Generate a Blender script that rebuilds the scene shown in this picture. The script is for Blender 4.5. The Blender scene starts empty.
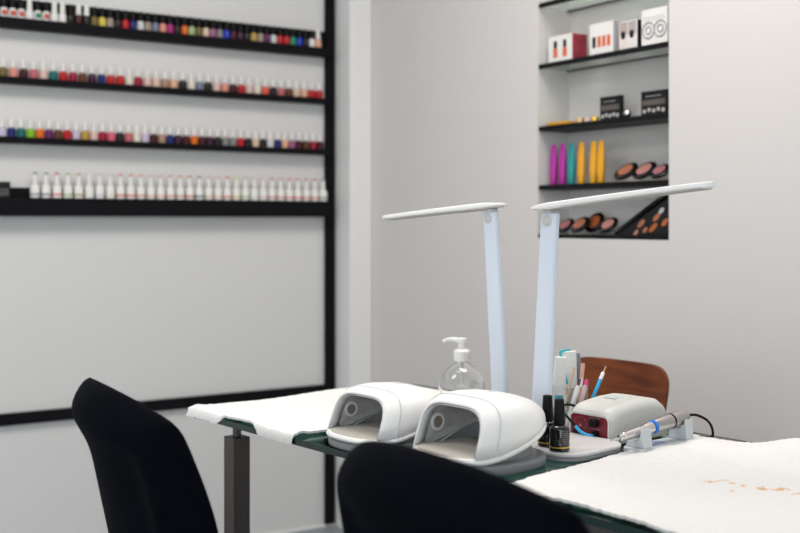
import bpy, bmesh, math, random
from mathutils import Vector, Matrix
random.seed(7)
R = math.radians
S = bpy.context.scene
COL = S.collection
PI = math.pi

# ------------------------------------------------------------------ materials
def mat(name, col, rough=0.5, metal=0.0, trans=0.0, ior=1.45, noise=0.0, nscale=40, bump=0.0, bscale=200,
        sheen=0.0, coat=0.0, objcol=False, alpha=1.0, spec=None):
    m = bpy.data.materials.new(name); m.use_nodes = True
    nt = m.node_tree; b = nt.nodes['Principled BSDF']
    b.inputs['Base Color'].default_value = (*col, 1)
    b.inputs['Roughness'].default_value = rough
    b.inputs['Metallic'].default_value = metal
    b.inputs['Transmission Weight'].default_value = trans
    b.inputs['IOR'].default_value = ior
    b.inputs['Coat Weight'].default_value = coat
    if spec is not None: b.inputs['Specular IOR Level'].default_value = spec
    if sheen:
        b.inputs['Sheen Weight'].default_value = sheen
        b.inputs['Sheen Roughness'].default_value = 0.4
        b.inputs['Sheen Tint'].default_value = (0.5, 0.6, 0.9, 1)
    tc = nt.nodes.new('ShaderNodeTexCoord')
    src = None
    if objcol:
        oi = nt.nodes.new('ShaderNodeObjectInfo')
        nt.links.new(oi.outputs['Color'], b.inputs['Base Color'])
    elif noise:
        n = nt.nodes.new('ShaderNodeTexNoise'); n.inputs['Scale'].default_value = nscale
        n.inputs['Detail'].default_value = 4
        nt.links.new(tc.outputs['Object'], n.inputs['Vector'])
        mx = nt.nodes.new('ShaderNodeMix'); mx.data_type = 'RGBA'
        mx.inputs[6].default_value = (*[max(0, c*(1-noise)) for c in col], 1)
        mx.inputs[7].default_value = (*[min(1, c*(1+noise)) for c in col], 1)
        nt.links.new(n.outputs['Fac'], mx.inputs[0])
        nt.links.new(mx.outputs[2], b.inputs['Base Color'])
    if bump:
        n2 = nt.nodes.new('ShaderNodeTexNoise'); n2.inputs['Scale'].default_value = bscale
        n2.inputs['Detail'].default_value = 3
        nt.links.new(tc.outputs['Object'], n2.inputs['Vector'])
        bp = nt.nodes.new('ShaderNodeBump'); bp.inputs['Strength'].default_value = bump
        bp.inputs['Distance'].default_value = 0.002
        nt.links.new(n2.outputs['Fac'], bp.inputs['Height'])
        nt.links.new(bp.outputs['Normal'], b.inputs['Normal'])
    return m

WALL_R = mat('wall paint warm white', (0.645, 0.618, 0.605), 0.55, noise=0.012, nscale=3, bump=0.04, bscale=60)
PANEL = mat('white wall panel', (0.665, 0.66, 0.65), 0.35, noise=0.008, nscale=2)
CHASE = mat('white painted boxing', (0.78, 0.775, 0.765), 0.45, noise=0.006, nscale=4)
CEIL = mat('ceiling white', (0.8, 0.8, 0.8), 0.8)
BLACKWOOD = mat('black laminate', (0.008, 0.0075, 0.009), 0.55, noise=0.2, nscale=30, spec=0.06)
NICHE = mat('gloss white niche panel', (0.66, 0.65, 0.63), 0.16, noise=0.02, nscale=5)
GLASS_SH = mat('shelf glass', (0.80, 0.90, 0.84), 0.02, trans=1.0, ior=1.45)
GLASS_T = mat('green tinted table glass', (0.10, 0.26, 0.215), 0.01, trans=1.0, ior=1.5)
GLASS_EDGE = mat('dark green glass edge', (0.004, 0.028, 0.022), 0.12, noise=0.3, nscale=12, spec=0.6)
STEEL_D = mat('brushed dark steel', (0.115, 0.10, 0.095), 0.36, metal=1.0, noise=0.12, nscale=60)
CHROME = mat('chrome', (0.72, 0.70, 0.68), 0.16, metal=1.0, noise=0.05, nscale=80)
SATIN = mat('satin nickel', (0.50, 0.48, 0.46), 0.30, metal=1.0, noise=0.06, nscale=80)
VELVET = mat('black navy velvet', (0.0016, 0.0023, 0.0045), 0.8, sheen=0.006, noise=0.6, nscale=14, bump=0.3, bscale=45, spec=0.05)
BLACKMETAL = mat('black metal', (0.012, 0.012, 0.013), 0.35, metal=0.6)
BLACKPL = mat('black plastic', (0.008, 0.008, 0.009), 0.45, spec=0.15)
BLACKGL = mat('black gloss glass', (0.006, 0.006, 0.007), 0.08, coat=0.5)
GOLD = mat('gold foil', (0.85, 0.55, 0.08), 0.3, metal=0.7)
GOLDPL = mat('golden yellow plastic', (0.62, 0.32, 0.02), 0.4)
WHITEPL = mat('white plastic', (0.83, 0.82, 0.80), 0.28, noise=0.008, nscale=8, coat=0.15)
UVWHITE = mat('warm white glossy plastic', (0.90, 0.89, 0.87), 0.38, noise=0.008, nscale=8, coat=0.05, spec=0.35)
UVGREY = mat('grey plastic base', (0.27, 0.28, 0.285), 0.38, noise=0.02, nscale=20)
UVBEZEL = mat('pale grey plastic bezel', (0.66, 0.68, 0.69), 0.35)
UVPAD = mat('greige plastic pad', (0.47, 0.44, 0.39), 0.45, noise=0.02, nscale=20)
LINER = mat('mirror liner', (0.78, 0.77, 0.76), 0.25, metal=0.55, noise=0.25, nscale=35)
LAMPWHITE = mat('lamp shell white', (0.88, 0.88, 0.86), 0.3, noise=0.01, nscale=8)
LAMPBLUE = mat('lamp column bluish white', (0.68, 0.74, 0.83), 0.33, noise=0.01, nscale=8)
LAMPBASE = mat('lamp foot speckled white', (0.74, 0.72, 0.71), 0.35, noise=0.14, nscale=70)
LAMPGREY = mat('lamp foot grey underside', (0.36, 0.37, 0.37), 0.45)
HINGE = mat('hinge grey', (0.55, 0.55, 0.54), 0.35)
DIFF = mat('lamp diffuser', (0.42, 0.41, 0.39), 0.5)
CLEAR = mat('clear plastic', (0.97, 0.98, 0.98), 0.03, trans=1.0, ior=1.42)
def thin_clear(name, col, k):
    m = bpy.data.materials.new(name); m.use_nodes = True
    nt = m.node_tree; b = nt.nodes['Principled BSDF']; b.inputs['Base Color'].default_value = (*col, 1); b.inputs['Roughness'].default_value = .08
    tr = nt.nodes.new('ShaderNodeBsdfTransparent'); tr.inputs[0].default_value = (.985, .99, .99, 1)
    fr = nt.nodes.new('ShaderNodeLayerWeight'); fr.inputs[0].default_value = .5
    pw = nt.nodes.new('ShaderNodeMath'); pw.operation = 'POWER'; pw.inputs[1].default_value = 4.0
    ad = nt.nodes.new('ShaderNodeMath'); ad.operation = 'MULTIPLY_ADD'; ad.use_clamp = True; ad.inputs[1].default_value = .45; ad.inputs[2].default_value = k
    mx = nt.nodes.new('ShaderNodeMixShader'); nt.links.new(fr.outputs['Facing'], pw.inputs[0]); nt.links.new(pw.outputs[0], ad.inputs[0]); nt.links.new(ad.outputs[0], mx.inputs[0])
    nt.links.new(tr.outputs[0], mx.inputs[1]); nt.links.new(b.outputs[0], mx.inputs[2])
    nt.links.new(mx.outputs[0], nt.nodes['Material Output'].inputs[0]); return m
CUPCL = thin_clear('clear cup plastic', (.75, .78, .80), .015)
DIP = mat('translucent white plastic', (0.80, 0.80, 0.78), 0.35)
MACH = mat('ivory grey plastic', (0.65, 0.65, 0.61), 0.38, noise=0.02, nscale=10)
MACHG = mat('bluish grey plastic', (0.56, 0.60, 0.62), 0.40, noise=0.03, nscale=18)
MAROON = mat('maroon panel', (0.17, 0.012, 0.025), 0.3, noise=0.1, nscale=20)
BLUE = mat('blue plastic', (0.03, 0.22, 0.72), 0.35)
SKYBLUE = mat('sky blue plastic', (0.03, 0.42, 0.75), 0.35)
TURQ = mat('turquoise plastic', (0.02, 0.45, 0.55), 0.35, noise=0.05)
BRISTLE = mat('white bristles', (0.78, 0.79, 0.76), 0.8, noise=0.1, nscale=150, bump=0.5, bscale=400)
GREYBR = mat('grey brush sleeve', (0.46, 0.46, 0.46), 0.6, noise=0.1, nscale=60)
FILE = mat('grey file', (0.22, 0.24, 0.27), 0.7, noise=0.1, nscale=150)
STICK = mat('orange wood stick', (0.62, 0.42, 0.27), 0.6, noise=0.1, nscale=60)
PEACH = mat('peach bristles', (0.66, 0.36, 0.25), 0.75, noise=0.1, nscale=100)
PINK = mat('hot pink plastic', (0.75, 0.04, 0.25), 0.35)
PALEPINK = mat('pale pink lacquer', (0.75, 0.55, 0.55), 0.3)
PLUM = mat('plum plastic', (0.12, 0.04, 0.08), 0.4)
GREYLET2 = mat('dim white print', (0.30, 0.30, 0.31), 0.5)
LETTER = mat('white print', (0.75, 0.75, 0.75), 0.5)
GREYLET = mat('grey print', (0.25, 0.25, 0.26), 0.5)
POLISH = mat('lacquer colour', (1, 1, 1), 0.22, objcol=True, spec=0.3)
TINT = mat('printed colour', (1, 1, 1), 0.5, objcol=True)
CAPW = mat('white cap', (0.74, 0.73, 0.70), 0.35)
CAPK = mat('black cap', (0.006, 0.006, 0.007), 0.45, spec=0.2)
BOTW = mat('white bottle', (0.76, 0.75, 0.71), 0.25)
CARD_W = mat('white card', (0.76, 0.74, 0.72), 0.45, noise=0.03, nscale=15)
CARD_K = mat('black card', (0.008, 0.008, 0.009), 0.4, spec=0.3)
CARD_R = mat('red printed card', (0.30, 0.03, 0.05), 0.45, noise=0.5, nscale=45)
CARD_O = mat('orange printed card', (0.65, 0.14, 0.06), 0.45)
UVGREY2 = mat('dim printed picture', (0.10, 0.085, 0.08), 0.4, noise=0.6, nscale=70)
VENTG = mat('bronze vent grille', (0.30, 0.25, 0.21), 0.35, metal=0.3, noise=0.4, nscale=300)
FLOORM = mat('floor tile grey', (0.25, 0.28, 0.31), 0.4, noise=0.08, nscale=4)

def wood_mat():
    m = bpy.data.materials.new('reddish plywood'); m.use_nodes = True
    nt = m.node_tree; b = nt.nodes['Principled BSDF']; b.inputs['Roughness'].default_value = 0.42; b.inputs['Specular IOR Level'].default_value = 0.3
    tc = nt.nodes.new('ShaderNodeTexCoord'); mp = nt.nodes.new('ShaderNodeMapping')
    mp.inputs['Scale'].default_value = (3, 6, 22)
    n = nt.nodes.new('ShaderNodeTexNoise'); n.inputs['Scale'].default_value = 2.5; n.inputs['Detail'].default_value = 6
    n.inputs['Distortion'].default_value = 0.6
    cr = nt.nodes.new('ShaderNodeValToRGB')
    cr.color_ramp.elements[0].position = 0.3; cr.color_ramp.elements[0].color = (0.095, 0.020, 0.005, 1)
    cr.color_ramp.elements[1].position = 0.72; cr.color_ramp.elements[1].color = (0.235, 0.058, 0.013, 1)
    nt.links.new(tc.outputs['Object'], mp.inputs[0]); nt.links.new(mp.outputs[0], n.inputs['Vector'])
    nt.links.new(n.outputs['Fac'], cr.inputs[0]); nt.links.new(cr.outputs[0], b.inputs['Base Color'])
    return m
WOOD = wood_mat()

def towel_mat(name, stains=()):
    m = bpy.data.materials.new(name); m.use_nodes = True
    nt = m.node_tree; b = nt.nodes['Principled BSDF']; b.inputs['Roughness'].default_value = 0.95
    b.inputs['Specular IOR Level'].default_value = 0.1
    tc = nt.nodes.new('ShaderNodeTexCoord')
    n = nt.nodes.new('ShaderNodeTexNoise'); n.inputs['Scale'].default_value = 320; n.inputs['Detail'].default_value = 3
    nt.links.new(tc.outputs['Object'], n.inputs['Vector'])
    bp = nt.nodes.new('ShaderNodeBump'); bp.inputs['Strength'].default_value = 0.5; bp.inputs['Distance'].default_value = 0.002
    nt.links.new(n.outputs['Fac'], bp.inputs['Height']); nt.links.new(bp.outputs['Normal'], b.inputs['Normal'])
    base = nt.nodes.new('ShaderNodeRGB'); base.outputs[0].default_value = (0.82, 0.81, 0.795, 1)
    col = base.outputs[0]
    n3 = nt.nodes.new('ShaderNodeTexNoise'); n3.inputs['Scale'].default_value = 110; n3.inputs['Detail'].default_value = 2
    nt.links.new(tc.outputs['Object'], n3.inputs['Vector'])
    for (sx, sy, rx, ry, ang, dens) in stains:
        mp = nt.nodes.new('ShaderNodeMapping'); mp.vector_type = 'TEXTURE'
        mp.inputs['Location'].default_value = (sx, sy, 0); mp.inputs['Rotation'].default_value = (0, 0, ang)
        mp.inputs['Scale'].default_value = (rx, ry, 10)
        nt.links.new(tc.outputs['Object'], mp.inputs[0])
        ln = nt.nodes.new('ShaderNodeVectorMath'); ln.operation = 'LENGTH'
        nt.links.new(mp.outputs[0], ln.inputs[0])
        a = nt.nodes.new('ShaderNodeMath'); a.operation = 'MULTIPLY_ADD'      # noise*2.4 - len ... patchy
        nt.links.new(n3.outputs['Fac'], a.inputs[0]); a.inputs[1].default_value = 3.2
        a.inputs[2].default_value = -1.0
        sb = nt.nodes.new('ShaderNodeMath'); sb.operation = 'SUBTRACT'
        nt.links.new(a.outputs[0], sb.inputs[0]); nt.links.new(ln.outputs['Value'], sb.inputs[1])
        ms = nt.nodes.new('ShaderNodeMath'); ms.operation = 'MULTIPLY'; ms.use_clamp = True
        nt.links.new(sb.outputs[0], ms.inputs[0]); ms.inputs[1].default_value = dens
        mx = nt.nodes.new('ShaderNodeMix'); mx.data_type = 'RGBA'
        nt.links.new(ms.outputs[0], mx.inputs[0]); nt.links.new(col, mx.inputs[6])
        mx.inputs[7].default_value = (0.74, 0.47, 0.26, 1)
        col = mx.outputs[2]
    nt.links.new(col, b.inputs['Base Color'])
    return m

# ------------------------------------------------------------------ mesh helpers
def sgn(v): return -1 if v < 0 else 1
def sup(c, n): return sgn(c)*abs(c)**(2.0/n)

class B:
    def __init__(s): s.bm = bmesh.new()
    def faces(s, vs, fs):
        v = [s.bm.verts.new(p) for p in vs]
        for f in fs:
            try: s.bm.faces.new([v[i] for i in f])
            except ValueError: pass
        return s
    def box(s, x0, x1, y0, y1, z0, z1):
        vs = [(x, y, z) for z in (z0, z1) for y in (y0, y1) for x in (x0, x1)]
        return s.faces(vs, [(0,2,3,1),(4,5,7,6),(0,1,5,4),(2,6,7,3),(0,4,6,2),(1,3,7,5)])
    def rings(s, rings, cap0=True, cap1=True, closed=True):
        n = len(rings[0]); vs = [p for r in rings for p in r]; fs = []
        for i in range(len(rings)-1):
            for j in range(n if closed else n-1):
                k = (j+1) % n
                fs.append((i*n+j, i*n+k, (i+1)*n+k, (i+1)*n+j))
        if cap0: fs.append(tuple(reversed(range(n))))
        if cap1: fs.append(tuple(range((len(rings)-1)*n, len(rings)*n)))
        return s.faces(vs, fs)
    def lathe(s, prof, seg=24, c=(0,0,0), cap0=True, cap1=True, M=None):
        rs = []
        for (r, z) in prof:
            ring = []
            for i in range(seg):
                a = 2*PI*i/seg
                p = Vector((r*math.cos(a), r*math.sin(a), z))
                if M: p = M @ p
                ring.append((p.x+c[0], p.y+c[1], p.z+c[2]))
            rs.append(ring)
        return s.rings(rs, cap0, cap1)
    def tube(s, pts, r, seg=8):
        pts = [Vector(p) for p in pts]
        if not isinstance(r, (list, tuple)): r = [r]*len(pts)
        up = None; rs = []
        for i, p in enumerate(pts):
            t = (pts[min(i+1, len(pts)-1)] - pts[max(i-1, 0)]).normalized()
            if up is None:
                up = t.orthogonal().normalized()
            up = (up - t*up.dot(t)).normalized()
            w = t.cross(up)
            rs.append([tuple(p + (up*math.cos(2*PI*j/seg) + w*math.sin(2*PI*j/seg))*r[i]) for j in range(seg)])
        return s.rings(rs)
    def prism(s, out, z0, z1, bev=0.0, steps=3, zf=None):
        cx = sum(p[0] for p in out)/len(out); cy = sum(p[1] for p in out)/len(out)
        rs = []
        def ring(ins, z):
            r = []
            for (x, y) in out:
                d = math.hypot(x-cx, y-cy) or 1
                k = max(0, (d-ins)/d)
                r.append((cx+(x-cx)*k, cy+(y-cy)*k, z))
            return r
        if bev:
            for i in range(steps+1):
                a = PI/2*i/steps
                rs.append(ring(bev*(1-math.sin(a)), z0+bev*(1-math.cos(a))))
            for i in range(steps+1):
                a = PI/2*i/steps
                rs.append(ring(bev*(1-math.cos(a)), z1-bev*(1-math.sin(a))))
        else: rs = [ring(0, z0), ring(0, z1)]
        if zf: rs = [[(x, y, z+zf(x, y, z)) for (x, y, z) in r] for r in rs]
        return s.rings(rs)
    def done(s, name, m, parent=None, smooth=True, bevel=0.0, sub=0, solid=0.0, offs=-1, ang=40, seg=2):
        bmesh.ops.remove_doubles(s.bm, verts=s.bm.verts, dist=1e-6)
        bmesh.ops.recalc_face_normals(s.bm, faces=s.bm.faces)
        me = bpy.data.meshes.new(name); s.bm.to_mesh(me); s.bm.free()
        me.materials.append(m)
        for p in me.polygons: p.use_smooth = smooth
        o = bpy.data.objects.new(name, me); COL.objects.link(o)
        if parent is not None: o.parent = parent
        if solid:
            md = o.modifiers.new('Solid', 'SOLIDIFY'); md.thickness = solid; md.offset = offs
        if bevel:
            md = o.modifiers.new('Bevel', 'BEVEL'); md.width = bevel; md.segments = seg
            md.limit_method = 'ANGLE'; md.angle_limit = R(35)
        if sub:
            md = o.modifiers.new('Sub', 'SUBSURF'); md.levels = sub; md.render_levels = sub
        if smooth and not sub:
            try: me.set_sharp_from_angle(angle=R(ang))
            except Exception: pass
        return o

def superell(a, b, n=2.6, cx=0, cy=0, seg=48):
    return [(cx+a*sup(math.cos(2*PI*i/seg), n), cy+b*sup(math.sin(2*PI*i/seg), n)) for i in range(seg)]
def rrect(x0, x1, y0, y1, r, seg=6):
    o = []
    for (cx, cy, a0) in ((x1-r, y0+r, -90), (x1-r, y1-r, 0), (x0+r, y1-r, 90), (x0+r, y0+r, 180)):
        for i in range(seg+1):
            a = R(a0+90*i/seg); o.append((cx+r*math.cos(a), cy+r*math.sin(a)))
    return o

def thing(name, label, cat, loc=(0,0,0), rz=0.0, group=None):
    o = bpy.data.objects.new(name, None); COL.objects.link(o)
    o.empty_display_size = 0.05
    o.location = loc; o.rotation_euler = (0, 0, rz)
    o['label'] = label; o['category'] = cat
    if group: o['group'] = group
    return o
def tag(o, label, cat, group=None):
    o['label'] = label; o['category'] = cat
    if group: o['group'] = group
    return o
def struct(o): o['kind'] = 'structure'; return o
def dup(root, loc, rz, label, group=None):
    r = root.copy(); COL.objects.link(r); r.location = loc; r.rotation_euler = (0, 0, rz)
    r['label'] = label
    if group: r['group'] = group
    for ch in list(root.children):
        c = ch.copy(); COL.objects.link(c); c.parent = r
        for g in list(ch.children):
            d = g.copy(); COL.objects.link(d); d.parent = c
    return r
def place(o, loc, rz): o.location = loc; o.rotation_euler = (0, 0, rz); return o

# ------------------------------------------------------------------ frames
CAMZ = 1.15; F = 1111.0; HOR = 222.0
AL = R(33.2); AR = AL - PI/2
def rot(a, x, y): return (x*math.cos(a)-y*math.sin(a), x*math.sin(a)+y*math.cos(a))
class Frame:
    def __init__(s, ox, oy, a): s.o = (ox, oy); s.a = a
    def __call__(s, x, y, z):
        dx, dy = rot(s.a, x, y); return (s.o[0]+dx, s.o[1]+dy, z)
    def put(s, o): o.location = (s.o[0], s.o[1], 0); o.rotation_euler = (0, 0, s.a); return o
    def inv(s, X, Y): return rot(-s.a, X-s.o[0], Y-s.o[1])
WL = Frame(-0.272, 4.2, AL)      # left wall: x along wall to the right, y into the wall, room at -y
def cornerC():
    t = 0.0259; A = WL(t, 0, 0); 
    d = 0.12; Bp = (A[0]+d*math.cos(AR), A[1]+d*math.sin(AR))
    return A, Bp
A_, B_ = cornerC()
CH_W = 0.0944
C_ = (B_[0]+CH_W*math.cos(AL), B_[1]+CH_W*math.sin(AL))
WR = Frame(C_[0], C_[1], AR)     # right wall: x along wall towards the viewer, y into the wall
TA = R(-50.2)
TB = Frame(-0.45, 2.36, TA)      # table: x along the long edge, y away from the customer side
ZT = 0.75

# ------------------------------------------------------------------ room
H = 2.7
WLEN = 4.6
w = B().box(-WLEN, 0.6, 0.0, 0.12, 0, H).done('wall_left', PANEL, smooth=False); struct(WL.put(w))
# boxed-in corner beside the shelf frame
c = B().box(0.0262, 0.0262+CH_W-0.0002, -0.12, -0.0002, 0, H).done('trim_1', CHASE, smooth=False, bevel=0.003); struct(WL.put(c))
# right wall with niche opening
NX0, NX1 = 0.951, 1.487
NZ0, NZ1 = 1.102, 2.02
ND = 0.13
WRL = 5.4
bb = B()
bb.box(0, NX0, 0, 0.2, 0, H); bb.box(NX1, WRL, 0, 0.2, 0, H)
bb.box(NX0, NX1, 0, 0.2, 0, NZ0); bb.box(NX0, NX1, 0, 0.2, NZ1, H)
w = bb.done('wall_right', WALL_R, smooth=False); struct(WR.put(w))
bb = B()
T = 0.004
bb.box(NX0+.0005, NX1-.0005, ND-T, ND, NZ0+.0005, NZ1-.0005)
bb.box(NX0+.0005, NX0+T, 0.002, ND-T, NZ0+.0005, NZ1-.0005)
bb.box(NX1-T, NX1-.0005, 0.002, ND-T, NZ0+.0005, NZ1-.0005)
bb.box(NX0+T, NX1-T, 0.002, ND-T, NZ1-T, NZ1-.0005)
w = bb.done('wall_niche', NICHE, smooth=False); struct(WR.put(w))
fl = B().box(-6, 6, -4.5, 7, -0.05, 0).done('floor', FLOORM, smooth=False); struct(fl)
ce = B().box(-6, 6, -4.5, 7, H, H+0.05).done('ceiling', CEIL, smooth=False); struct(ce)
bs = B().box(-WLEN, 0.0255, -0.008, -0.0003, 0, 0.012).done('baseboard_left', CHASE, smooth=False, bevel=0.003); struct(WL.put(bs))
bs = B().box(0.0, WRL, -0.014, -0.0003, 0, 0.07).done('baseboard_right', CHASE, smooth=False, bevel=0.003); struct(WR.put(bs))

# black frame of the wall panel
FR0 = -1.75
pf = thing('panel_frame', 'black frame of upright post and low rail around the white shelf panel', 'frame', WL(0, 0, 0), AL)
B().box(-0.018, 0.019, -0.02, -0.0005, 0.0125, 2.3).done('post', BLACKWOOD, pf, smooth=False, bevel=0.0015)
zr1 = CAMZ - (415-HOR)/F*3.52; zr0 = CAMZ - (427-HOR)/F*3.52
B().box(FR0, -0.0182, -0.02, -0.0005, zr0, zr1).done('rail', BLACKWOOD, pf, smooth=False, bevel=0.0015)

# polish shelves on the left wall
shz = [(1.7675, 1.797), (1.591, 1.609), (1.401, 1.419), (1.169, 1.2265)]
shn = ['topmost', 'second', 'third', 'lowest']
SD = 0.062
for i, (z0, z1) in enumerate(shz):
    t = thing('polish_shelf', ['black wall shelf highest of four, crowded with black capped polishes',
              'black wall shelf second from top, with bright polishes under pale caps',
              'black wall shelf third from top, just above the row of white bottles',
              'thick black lowest wall shelf carrying the row of white bottles'][i], 'shelf', WL(0, 0, 0), AL, 'black shelves for nail polish')
    B().box(FR0, -0.0185, -SD, -0.0005, z0, z1).done('board', BLACKWOOD, t, smooth=False, bevel=0.0015)
    if i in (0, 3):
        B().box(FR0, -0.0185, -0.012, -0.0005, z1+0.0002, z1+(0.034 if i else 0.068)).done('upstand', BLACKWOOD, t, smooth=False, bevel=0.001)

# ------------------------------------------------------------------ nail polish bottles
ONES = ['', 'first','second','third','fourth','fifth','sixth','seventh','eighth','ninth','tenth','eleventh','twelfth','thirteenth',
 'fourteenth','fifteenth','sixteenth','seventeenth','eighteenth','nineteenth']
def ordw(n):
    if n < 20: return ONES[n]
    tens = {2:('twentieth','twenty'),3:('thirtieth','thirty'),4:('fortieth','forty')}[n//10]
    return tens[0] if n % 10 == 0 else tens[1]+'-'+ONES[n % 10]

PAL = dict(
 red=(0.42,0.010,0.014), crimson=(0.28,0.006,0.03), orange=(0.62,0.13,0.01), coral=(0.62,0.09,0.06), salmon=(0.62,0.24,0.18),
 peach=(0.66,0.36,0.23), beige=(0.60,0.46,0.35), cream=(0.66,0.60,0.50), blush=(0.64,0.44,0.40), rose=(0.45,0.12,0.13),
 pink=(0.60,0.10,0.17), magenta=(0.32,0.02,0.16), purple=(0.11,0.012,0.10), mauve=(0.28,0.10,0.20), lilac=(0.50,0.44,0.56),
 navy=(0.010,0.018,0.12), blue=(0.015,0.04,0.40), slate=(0.16,0.18,0.26), teal=(0.006,0.12,0.12), green=(0.02,0.22,0.12),
 lime=(0.20,0.42,0.02), sage=(0.30,0.42,0.22), yellow=(0.58,0.48,0.08), mustard=(0.42,0.26,0.04), gold=(0.40,0.28,0.08),
 olive=(0.14,0.11,0.03), brown=(0.10,0.035,0.015), tan=(0.36,0.22,0.15), taupe=(0.30,0.24,0.19), grey=(0.20,0.20,0.20),
 silver=(0.55,0.55,0.56), white=(0.72,0.71,0.69), black=(0.012,0.010,0.010), maroon=(0.055,0.006,0.010), plum=(0.04,0.008,0.03))
def bottle_proto(capm, bodym, r, hb, rc, hc, dot=False):
    t = thing('nail_polish_bottle', 'x', 'nail polish')
    b = B().lathe([(r*.86,0),(r,.002),(r,hb*.72),(r*.9,hb*.88),(rc*1.02,hb)], 14).done('bottle_body', bodym, t, ang=30)
    c = B().lathe([(rc,hb+.0004),(rc*1.03,hb+.003),(rc*.92,hb+hc*.6),(rc*.86,hb+hc-.001),(rc*.7,hb+hc)], 12).done('cap', capm, t, ang=40)
    if dot:
        B().lathe([(rc*.85,hb+hc+.0002),(rc*.85,hb+hc+.007),(rc*.6,hb+hc+.008)], 10).done('colour_dot', TINT, t)
        B().lathe([(r*1.015,hb*.18),(r*1.015,hb*.36)], 14, cap0=False, cap1=False).done('colour_band', TINT, t)
    return t
def set_col(t, col, parts):
    for ch in t.children:
        if ch.name.split('.')[0] in parts: ch.color = (*col, 1)
protoK = bottle_proto(CAPK, POLISH, .0127, .031, .0090, .032)
protoKL = bottle_proto(CAPK, POLISH, .0127, .031, .0090, .032)
_o = B().faces([(.0128*math.sin(a), -.0131*math.cos(a), z) for z in (.007, .023) for a in (-.7,-.35,0,.35,.7)],
               [(k, k+1, k+6, k+5) for k in range(4)]).done('colour_label', TINT, protoKL, solid=.0003)
protoKW = bottle_proto(CAPW, POLISH, .0127, .031, .0090, .036)
protoC = bottle_proto(CAPW, POLISH, .0138, .031, .0062, .027)
protoW = bottle_proto(CAPW, BOTW, .0156, .044, .0080, .032, dot=True)
used = set()
def put_bottle(proto, loc, label, col, parts=('bottle_body',), group=None):
    if proto.name not in used:
        used.add(proto.name); t = proto; place(t, loc, AL); t['label'] = label; t['group'] = group
    else: t = dup(proto, loc, AL, label, group)
    set_col(t, col, parts); return t

def uspan(u, n):     # x along left wall of a pixel column at offset n into the room
    k = (u-400)/F
    ox, oy = WL.o; ca, sa = math.cos(AL), math.sin(AL)
    ax = ox + n*sa; ay = oy - n*ca       # y=-n  -> (+n sin, -n cos)
    return (k*ay-ax)/(ca-k*sa)
NB = 0.036
row1 = ('white:red white:red white:red white*W white:green white:red white*W white*W black maroon*W black*W olive yellow taupe black red navy silver taupe slate '
        'salmon magenta black orange sage olive beige mauve grey blue maroon plum black gold taupe purple silver red red green blue black white peach*W').split()
row2 = ('olive salmon maroon rose blush teal red crimson brown plum navy red red cream crimson blush beige tan peach black cream slate black '
        'blush salmon maroon red blush cream coral black rose brown beige peach red red').split()
row3 = ('lilac navy teal lime orange purple brown red lilac mustard blush crimson pink black rose cream lilac maroon tan navy plum maroon orange '
        'maroon plum black grey grey red black beige black silver navy peach mauve maroon brown crimson maroon').split()
row4 = ('grey slate coral sage gold white lilac cream coral coral salmon peach peach salmon salmon coral teal peach blush coral yellow sage cream '
        'blush pink salmon coral pink coral coral grey').split()
NAMES = {'sage':'sage green','slate':'slate blue','taupe':'taupe','lime':'lime green'}
LBLDOT = B  # keep name local
xs0 = uspan(5, NB); xs1 = uspan(318, NB)
def xs(row, ua, ub):
    a = uspan(ua, NB); b = uspan(ub, NB)
    return [a+(b-a)*i/(len(row)-1) for i in range(len(row))]
dotmesh = None
for i, (cn, x) in enumerate(zip(row1, xs(row1, 4, 318))):
    wcap = cn.endswith('*W'); cn = cn.replace('*W', ''); dot = None
    if ':' in cn: cn, dot = cn.split(':')
    nm = NAMES.get(cn, cn)
    lab = f"{nm} nail polish bottle with {'white' if wcap else 'black'} cap{', '+dot+' label' if dot else ''}, {ordw(i+1)} from left on topmost wall shelf"
    t = put_bottle(protoKW if wcap else protoKL if dot else protoK, WL(x, -NB, shz[0][1]+.0003), lab, PAL[cn], group='nail polishes on the topmost shelf')
    if dot: set_col(t, PAL['coral' if dot == 'red' else dot], ('colour_label',))
for i, (cn, x) in enumerate(zip(row2, xs(row2, 3, 319))):
    put_bottle(protoC, WL(x, -NB, shz[1][1]+.0003), f"{NAMES.get(cn,cn)} nail polish bottle with pale cap, {ordw(i+1)} from left on second wall shelf", PAL[cn], group='nail polishes on the second shelf')
for i, (cn, x) in enumerate(zip(row3, xs(row3, 2, 320))):
    put_bottle(protoC, WL(x, -NB, shz[2][1]+.0003), f"{NAMES.get(cn,cn)} nail polish bottle with pale cap, {ordw(i+1)} from left on third wall shelf", PAL[cn], group='nail polishes on the third shelf')
for i, (cn, x) in enumerate(zip(row4, xs(row4, 35, 323))):
    col = tuple(c*0.8+0.16 for c in PAL[cn])
    put_bottle(protoW, WL(x, -NB, shz[3][1]+.0003), f"white bottle with {NAMES.get(cn,cn)} dot on its cap, {ordw(i+1)} from left on lowest wall shelf", col, ('colour_dot','colour_band'), 'white bottles on the lowest shelf')
xb = uspan(3, NB)
t = thing('display_box', 'small black box at the left end of the lowest wall shelf', 'box', WL(xb-.012, -NB, shz[3][1]+.0003), AL)
B().box(-.03, .03, -.02, .02, 0, .05).done('carton', CARD_K, t, smooth=False, bevel=.001)
bb = B()
for k in range(6):
    for j in range(3): bb.box(-.027+k*.009, -.023+k*.009, -.0203, -.0201, .008+j*.008, .012+j*.008)
bb.done('printed_dots', GREYLET, t, smooth=False)

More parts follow.
